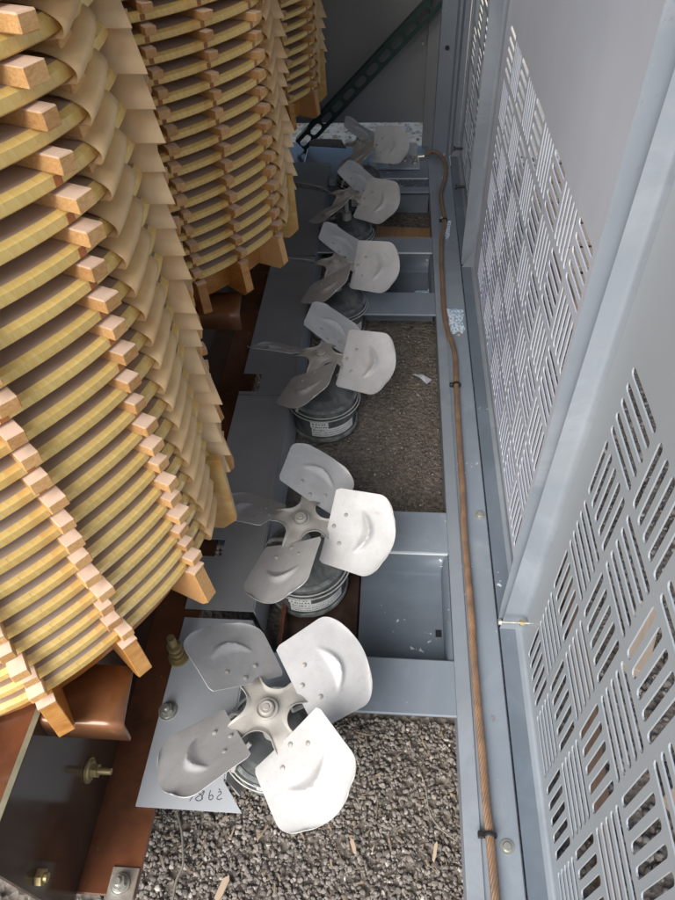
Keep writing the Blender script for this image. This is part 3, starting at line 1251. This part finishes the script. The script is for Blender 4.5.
# ------------------------------------------------------------------ clamp beam
t = thing('clamp_beam', 'long dark brown varnished steel beam under the coils', 'clamp beam', (-.446, .16, .1008))
Lb = 2.75
bm = box((-.008, 0, .0085), (0, Lb, .318))
obj('web', bm, M['clampweb'], t)
obj('top_flange', box((-.16, 0, .309), (-.0085, Lb, .317), .001), M['clampflange'], t)
obj('bottom_flange', box((-.004, .03, .0002), (.090, Lb, .008), .002), M['clampflange'], t)
obj('worn_edge', box((-.0085, 0, .3182), (-.0005, Lb, .3190)), M['clampedge'], t)
for (y, z) in ((.175, .105),):
    obj('clamp_bolt', bolt_bm((1, 0, 0), (.0005, y, z), .009, .019, .036), M['brass'], t, smooth=40)
b = bmesh.new()
bm_cyl(b, (.0, .02, .165), (.009, .02, .165), .011, n=6)
bm_cyl(b, (.009, .02, .165), (.014, .02, .165), .006, n=12)
obj('clamp_bolt', b, M['brass'], t)
bm = box((.046, .022, .0084), (.088, .068, .0115), .001)
obj('foot_plate', bm, M['dullzinc'], t)
obj('foot_bolt', bolt_bm((0, 0, 1), (.064, .045, .0116), .009, .0145, .022), M['zinc'], t, smooth=40)

# foot of the core between the fans, rusty brown
t = thing('core_foot', 'rust-brown steel foot between the fan motors and grey pan', 'core foot', (-.20, .63, .0))
obj('channel_web', box((0, 0, .0), (.152, .20, .022), .002), M['clampweb'], t)
obj('side_flange', box((-.004, .0, .0225), (.004, .20, .06), .001), M['clampflange'], t)

# ------------------------------------------------------------------ fan mounting plates
def fan_plate(y0, y1, label, first=False, notch=None, xr=-.252):
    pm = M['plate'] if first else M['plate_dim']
    t = thing('fan_plate', label, 'mounting plate', (-.32, y0, .1115), 0, 'grey fan mounting plates')
    xl = -.388
    L_ = y1 - y0
    if first:
        poly = [(xl, 0), (-.214, 0), (-.249, .043), (xr, .046), (xr, L_), (xl + .004, L_)]
    elif notch:
        a, b = notch
        poly = [(xl, 0), (xr, 0), (xr, L_), (xl, L_), (xl, b), (xl + .05, b), (xl + .05, a), (xl, a)]
    else:
        poly = [(xl, 0), (xr, 0), (xr, L_), (xl, L_)]
    bm = bmesh.new()
    bm_extrude(bm, [(x + .32, y) for x, y in poly], 'z', 0, .0035)
    obj('top_sheet', bm, pm, t)
    bm = bmesh.new()
    ya = .05 if first else 0
    bm_extrude(bm, [(xr + .32 + .0004, -.0005 + .003), (xr + .32 + .0034, .003), (xr + .32 + .0034 + .012, -.085), (xr + .32 + .012, -.085)], 'y', ya, L_)
    obj('turned_down_edge', bm, pm, t)
    return t


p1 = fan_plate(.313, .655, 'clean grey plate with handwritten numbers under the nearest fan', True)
obj('nut', bolt_bm((0, 0, 1), (-.372 + .32, .469 - .313, .0036), .0085, .0165, .022), M['zinc'], p1, smooth=40)


def stroke(bm, pts, w=.0008):
    bm_tube(bm, catmull(pts, 5), w, 5)


# handwriting on the plate: slash, 8, 6, 2 seen from the open end
bm = bmesh.new()
zz = .0037


def at(px, py):
    # small writing area on the plate, in centimetre-like units along x and y
    return (-.2955 + .32 + px * .001, .0165 + py * .001, zz)


for pts in ([(-6, -4), (-2, 4)],
            [(14, 12), (8, 13), (6, 9), (12, 5), (14, 0), (8, -3), (3, 0), (9, 6), (15, 12), (13, 4), (13, -1)],
            [(25, 14), (24, 7), (25, 1), (29, 0), (31, 4), (28, 7), (25, 5)],
            [(38, 12), (42, 13), (43, 10), (39, 6), (38, 2), (42, 1), (46, 3)],
            [(38, 17), (41, 15)]):
    stroke(bm, [at(*p) for p in pts])
for q in bm.verts:
    q.co.z = .0037 + (q.co.z - .0037) * .3
obj('handwriting', bm, M['marker'], p1)
bm = bmesh.new()
p = (-.376 + .32, .571 - .313, .0036)
bm_cyl(bm, p, (p[0], p[1], p[2] + .006), .019, n=24)
for k in range(5):
    bm_cyl(bm, (p[0], p[1], p[2] + .006 + k * .0085), (p[0], p[1], p[2] + .012 + k * .0085), .0135 if k % 2 == 0 else .010, n=18)
bm_cyl(bm, (p[0], p[1], p[2] + .048), (p[0], p[1], p[2] + .075), .0075, n=14)
obj('spring_stud', bm, M['brass'], p1, smooth=40)
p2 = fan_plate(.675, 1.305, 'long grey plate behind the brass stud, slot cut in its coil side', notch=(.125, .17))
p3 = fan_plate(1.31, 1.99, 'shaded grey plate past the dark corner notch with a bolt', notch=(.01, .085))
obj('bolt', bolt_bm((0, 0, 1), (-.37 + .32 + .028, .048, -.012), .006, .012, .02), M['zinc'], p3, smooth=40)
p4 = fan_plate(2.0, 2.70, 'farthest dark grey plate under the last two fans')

# ------------------------------------------------------------------ fans
def blade_bm(a_pitch=33):
    bm = bmesh.new()
    NS, NTt = 44, 44
    rows = []
    pr = rad(a_pitch)
    for i in range(NS):
        s = i / (NS - 1)
        row = []
        w = .073 + .008 * s
        # rounded corners
        e = 0.
        if s > .70:
            q = (s - .70) / .30
            e = 1 - math.sqrt(max(0, 1 - (q ** 2.2) * .68))
        if s < .06:
            e = max(e, .06 * (1 - s / .06))
        wv = w * (1 - e)
        for j in range(NTt):
            t_ = -1 + 2 * j / (NTt - 1)
            v = wv * t_ + .004
            u = .054 + s * (.118 + .013 * (1 - t_ * t_))
            # camber and raised crescent
            h = -.010 * (1 - t_ * t_) * (.3 + .7 * s) + .002 * math.sin(3 * s + t_)
            s_in = .45 + .05 * (1 - (t_ / .52) ** 2)
            s_out = .45 + .17 * (1 - (t_ / .52) ** 2)
            if abs(t_) < .52 and s_out > s_in:
                q = (s - s_in) / (s_out - s_in)
                amp = .0075 * ((s_out - s_in) / .12) ** .8
                if 0 <= q <= 1:
                    h += amp * q ** 1.3
                elif q > 1:
                    h += amp * math.exp(-((s - s_out) / .04) ** 2)
            y = v * math.cos(pr) - h * math.sin(pr)
            z = v * math.sin(pr) + h * math.cos(pr)
            row.append(bm.verts.new((u, y, z)))
        rows.append(row)
    for A, B in zip(rows, rows[1:]):
        for j in range(NTt - 1):
            bm.faces.new((A[j], B[j], B[j + 1], A[j + 1]))
    bmesh.ops.recalc_face_normals(bm, faces=bm.faces)
    bmesh.ops.solidify(bm, geom=bm.faces[:], thickness=.0013)
    return bm


def rivets_bm(a_pitch=33):
    bm = bmesh.new()
    pr = rad(a_pitch)
    m4 = Matrix.Rotation(pr, 4, 'X')
    for (u, v) in ((.078, -.026), (.078, .030), (.105, .004)):
        u2 = {.105: .066}.get(u, .084)
        b = bmesh.new()
        bm_lathe(b, [(0, .0022), (.0022, .0019), (.0040, .0006), (.0042, -.004)], 14)
        bmesh.ops.translate(b, vec=(u2, v, .0002 - .0025), verts=b.verts)
        bmesh.ops.transform(b, matrix=m4, verts=b.verts)
        me = bpy.data.meshes.new('tmp')
        b.to_mesh(me)
        b.free()
        bm.from_mesh(me)
        bpy.data.meshes.remove(me)
    return bm


BLADE = None
RIV = None


def hub_mesh():
    """four-armed pressed spider: outline with deep round notches between the arms, domed in the middle"""
    bm = bmesh.new()
    n = 240
    K = 14
    rows = []
    pr = rad(33)
    for j in range(K):
        f = j / (K - 1)
        row = []
        for i in range(n):
            th = 2 * PI * i / n
            c = math.cos(2 * th)
            arm = abs(c)
            fi = abs(((th) % (PI / 2)) - PI / 4)      # angle from the middle of a notch
            if fi < .468:
                rmax = .062 * math.cos(fi) - math.sqrt(max(0, .028 ** 2 - (.062 * math.sin(fi)) ** 2))
            else:
                rmax = min(.072, .0173 / max(1e-4, math.sin(PI / 4 - fi)))
            r = .004 + (rmax - .004) * f
            z = -.003 * (r / .07) ** 2 + .0055 * math.exp(-(r / .020) ** 4)
            z += .0035 * max(0., f - .75) / .25 * (1 if fi < .5 else 0)      # raised rim round the notches
            # arms twist to the pitch of the blades
            d = ((th + PI / 4) % (PI / 2)) - PI / 4
            tw = max(0., (r - .045) / .03)
            z += r * math.sin(d) * math.tan(pr) * min(1., tw) * .95 - .0085 * min(1., tw)
            row.append(bm.verts.new((r * math.cos(th), r * math.sin(th), z)))
        rows.append(row)
    for A, B in zip(rows, rows[1:]):
        for i in range(n):
            bm.faces.new((A[i], A[(i + 1) % n], B[(i + 1) % n], B[i]))
    bm.faces.new(rows[0])
    bmesh.ops.recalc_face_normals(bm, faces=bm.faces)
    bmesh.ops.solidify(bm, geom=bm.faces[:], thickness=.0016)
    return bm


def make_fan(name, label):
    t = thing('cooling_fan', label, 'fan', (0, 0, 0), 0, 'cooling fans in a row beneath the coils')
    # motor with its own bits
    bm = bmesh.new()
    bm_lathe(bm, [(0, .012), (.045, .012), (.070, .018), (.0805, .030), (.0835, .034), (.0835, .126), (.080, .131), (.066, .136), (.060, .150), (.040, .158), (.018, .160), (0, .160)], 56)
    mo = obj('motor', bm, M['motor'], t, smooth=35)
    bm = bmesh.new()
    bm_lathe(bm, [(.0838, .030), (.0868, .031), (.0872, .038), (.0850, .042), (.0838, .042)], 56)
    r = random.Random(4)
    for v in bm.verts:
        v.co.z += r.uniform(-.0012, .0012)
        v.co.x *= 1 + r.uniform(-.004, .004)
    obj('end_rim', bm, M['motor_rim'], mo, smooth=50)
    bm = bmesh.new()
    bm_lathe(bm, [(.0836, .127), (.0862, .1275), (.0866, .131), (.084, .133), (.078, .134)], 56)
    obj('top_rim', bm, M['motor_rim'], mo, smooth=50)
    # label band on the side seen from the open end

    def patch(a0, a1, z0, z1, rr, bm, k=16):
        A = [bm.verts.new((rr * math.cos(rad(a0 + (a1 - a0) * i / k)), rr * math.sin(rad(a0 + (a1 - a0) * i / k)), z0)) for i in range(k + 1)]
        B = [bm.verts.new((v.co.x, v.co.y, z1)) for v in A]
        for i in range(k):
            bm.faces.new((A[i], A[i + 1], B[i + 1], B[i]))
    bm = bmesh.new()
    patch(-108, -26, .050, .078, .0842, bm, 24)
    obj('label_band', bm, M['label'], mo, smooth=60)
    bm = bmesh.new()
    patch(-110, -78, .0785, .0995, .0842, bm, 10)
    obj('rating_label', bm, M['label'], mo, smooth=60)
    bm = bmesh.new()
    r = random.Random(11)
    for (za, zb_, a0, a1, st) in ((.090, .0955, -106, -83, 5.0), (.0815, .086, -106, -82, 4.0), (.0705, .0745, -105, -86, 3.0), (.0705, .073, -82, -30, 2.6), (.0625, .0652, -106, -32, 2.3), (.0550, .0577, -104, -46, 2.3)):
        a = a0
        while a < a1:
            w = st * r.uniform(.35, .75)
            patch(a, a + w, za, za + (zb_ - za) * r.uniform(.5, 1.0), .0844, bm, 2)
            a += st * r.uniform(.8, 1.2)
    obj('print', bm, M['ink'], mo)
    # shaft and clamp ring with straps to the plate
    bm = bmesh.new()
    bm_cyl(bm, (0, 0, .159), (0, 0, .246), .0075, n=16)
    bm_cyl(bm, (0, 0, .165), (0, 0, .19), .016, n=18)
    obj('shaft', bm, M['wire'], t, smooth=40)
    bm = bmesh.new()
    for rr, z in ((.0895, .118), (.0945, .112)):
        bm_tube(bm, [(rr * math.cos(2 * PI * k / 48), rr * math.sin(2 * PI * k / 48), z) for k in range(48)], .0016, 7, closed=True)
    obj('clamp_ring', bm, M['wire'], t, smooth=60)
    for a in (160, 225, 40):
        bm = bmesh.new()
        ca, sa = math.cos(rad(a)), math.sin(rad(a))
        bm_tube(bm, catmull([(.090 * ca, .090 * sa, .118), (.075 * ca, .075 * sa, .146), (.045 * ca, .045 * sa, .162)], 6), .0045, 7)
        obj('clamp_strap', bm, M['wire'], t, smooth=50)
    obj('mounting_lug', box((-.115, -.018, .100), (-.086, .018, .114), .002), M['plate'], t)
    bm = bmesh.new()
    bm_tube(bm, catmull([(-.078, .03, .05), (-.088, .045, .035), (-.10, .08, .02), (-.092, .12, .016)], 8), .0032, 8)
    obj('lead_wire', bm, M['blackplastic'], t, smooth=60)
    # rotor
    h = obj('hub', hub_mesh(), M['hub'], t, smooth=50)
    h.location = (0, 0, .25)
    bm = bmesh.new()
    bm_lathe(bm, [(.0175, .0035), (.0180, .0062), (.0155, .0072), (.0140, .0055), (.0125, .0048), (.0120, .0105), (.0095, .0125), (.0055, .0118), (.0045, .0135), (0, .0135)], 24)
    c = obj('hub_boss', bm, M['hub'], h, smooth=35)
    for k in range(4):
        b = link('blade', BLADE, None, h)
        b.rotation_euler = (0, 0, k * PI / 2)
    return t


bmb = blade_bm()
nb = len(bmb.faces)
rb = rivets_bm()
me_ = bpy.data.meshes.new('tmp')
rb.to_mesh(me_)
rb.free()
bmb.from_mesh(me_)
tmp = obj('blade', bmb, M['blade'], smooth=50)
BLADE = tmp.data
BLADE.materials.append(M['hub'])
for i_, p_ in enumerate(BLADE.polygons):
    if i_ >= nb:
        p_.material_index = 1
bpy.data.objects.remove(tmp)

FANS = [((-.174, .426), 36, 'bright white-bladed fan over the numbered plate, nearest the open end'),
        ((-.160, .800), -14, 'fan with labelled motor between the nearest fan and the shaded ones'),
        ((-.164, 1.308), -14, 'grey fan with labelled motor standing over the open gravel bay'),
        ((-.158, 1.725), -10, 'shaded fan before the middle cross beam with bright blade crescent'),
        ((-.152, 2.145), -25, 'dim dusty fan above the rough timber offcut'),
        ((-.128, 2.540), -5, 'last dim fan against the bright gap under the back wall')]
fan = make_fan('cooling_fan', FANS[0][2])
for i, ((x, y), a, lab) in enumerate(FANS):
    f = fan if i == 0 else dup(fan, (x, y, 0), 0, lab)
    f.location = (x, y, 0)
    for c in f.children:
        if c.name.startswith('hub'):
            c.rotation_euler = (0, 0, rad(a))

for c in fan.children:
    k_ = c.name.split('.')[0]
    if k_ == 'motor':
        c.location.z, c.scale = .062, (.9, .9, .61)
    elif k_ in ('clamp_ring', 'clamp_strap', 'mounting_lug'):
        c.location.z, c.scale = .026, (.93, .93, 1)

# ------------------------------------------------------------------ odds and ends
bm = box((-.105, -.035, 0), (.105, .035, .03), .003)
o = obj('timber_offcut', bm, M['timber'])
o.location = (.045, 2.30, .004)
o.rotation_euler = (0, 0, rad(-4))
tag(o, 'rough orange-brown timber offcut lying on gravel before the far beam', 'timber')
bm = bmesh.new()
P = [(-.03, .02, 0), (.0, .012, .008), (.028, -.006, .002), (.012, -.03, .006), (-.006, -.012, .012)]
vs = [bm.verts.new(p) for p in P]
c = bm.verts.new((.002, -.002, .016))
for i in range(5):
    bm.faces.new((vs[i], vs[(i + 1) % 5], c))
o = obj('plastic_scrap', bm, M['film'])
o.location = (.10, 1.505, .012)
tag(o, 'crumpled scrap of pale plastic on gravel by the rail', 'scrap')

# lumber and pallet seen through the slots
def plank(p, L, w, h, rz, m, lab, grp, ry=0):
    o = obj('plank', box((-w / 2, -L / 2, 0), (w / 2, L / 2, h), .002), m)
    o.location = p
    o.rotation_euler = (0, ry, rz)
    return tag(o, lab, 'plank', grp)


plank((.385, .46, .012), 1.1, .035, .02, rad(-3), M['oldwood'], 'weathered brown plank along the outside of the nearest door', 'planks outside the doors')
plank((.60, .30, .02), .30, .06, .03, rad(38), M['pinkwood'], 'short pinkish board on gravel outside the nearest door', 'planks outside the doors')
plank((.52, .70, .02), .16, .05, .025, rad(-25), M['pinkwood'], 'small pale board end outside the door lips', 'planks outside the doors')
t = thing('pallet', 'pale wooden pallet on the ground outside the middle door', 'pallet', (.86, 2.20, .02), rad(6))
for k in range(6):
    obj('deck_board', box((-.36, -.42 + k * .15, .10), (.36, -.31 + k * .15, .12), .002), M['pinkwood'], t)
for x in (-.33, 0, .33):
    obj('runner', box((x - .03, -.43, 0), (x + .03, .44, .0995), .002), M['pinkwood'], t)

# ------------------------------------------------------------------ camera
vx, vy, nx, ny = 405., -272., 368., 1094.
cx, cy = 337.5, 450.
f = math.sqrt(-((vx - cx) * (nx - cx) + (vy - cy) * (ny - cy)))
Yw = Vector((vx - cx, -(vy - cy), -f)).normalized()
D = Vector((nx - cx, -(ny - cy), -f)).normalized()
Zw = -D
Zw = (Zw - Yw * Zw.dot(Yw)).normalized()
Xw = Yw.cross(Zw)
R3 = Matrix((Xw, Yw, Zw))       # rows: world axes seen from the camera = camera to world
cam = bpy.data.cameras.new('camera')
co = bpy.data.objects.new('camera', cam)
COL.objects.link(co)
m4 = R3.to_4x4()
m4.translation = (0, 0, 1.3)
co.matrix_world = m4
cam.sensor_fit = 'VERTICAL'
cam.sensor_height = 36
cam.lens = 36 * f / 900
cam.clip_start = .01
cam.clip_end = 500
scene.camera = co

# ------------------------------------------------------------------ light
w = bpy.data.worlds.new('World')
scene.world = w
w.use_nodes = True
nt = w.node_tree
sky = nt.nodes.new('ShaderNodeTexSky')
sky.sky_type = 'NISHITA'
sky.sun_disc = False
EL, AZ = 41., 207.      # azimuth clockwise from +Y
sky.sun_elevation = rad(EL)
sky.sun_rotation = rad(AZ)
sky.air_density = 1.0
sky.dust_density = 3.0
nt.links.new(sky.outputs[0], nt.nodes['Background'].inputs[0])
nt.nodes['Background'].inputs[1].default_value = .15
sun = bpy.data.lights.new('sun', 'SUN')
so = bpy.data.objects.new('sun', sun)
COL.objects.link(so)
sd = Vector((math.sin(rad(AZ)) * math.cos(rad(EL)), math.cos(rad(AZ)) * math.cos(rad(EL)), math.sin(rad(EL))))
so.rotation_euler = sd.to_track_quat('Z', 'Y').to_euler()
so.location = (0, -2, 6)
sun.energy = 4.7
sun.angle = rad(46)
sun.color = (1, .982, .955)

scene.view_settings.view_transform = 'Standard'
scene.view_settings.look = 'None'
scene.view_settings.exposure = 0
scene.cycles.max_bounces = 8
scene.cycles.diffuse_bounces = 5
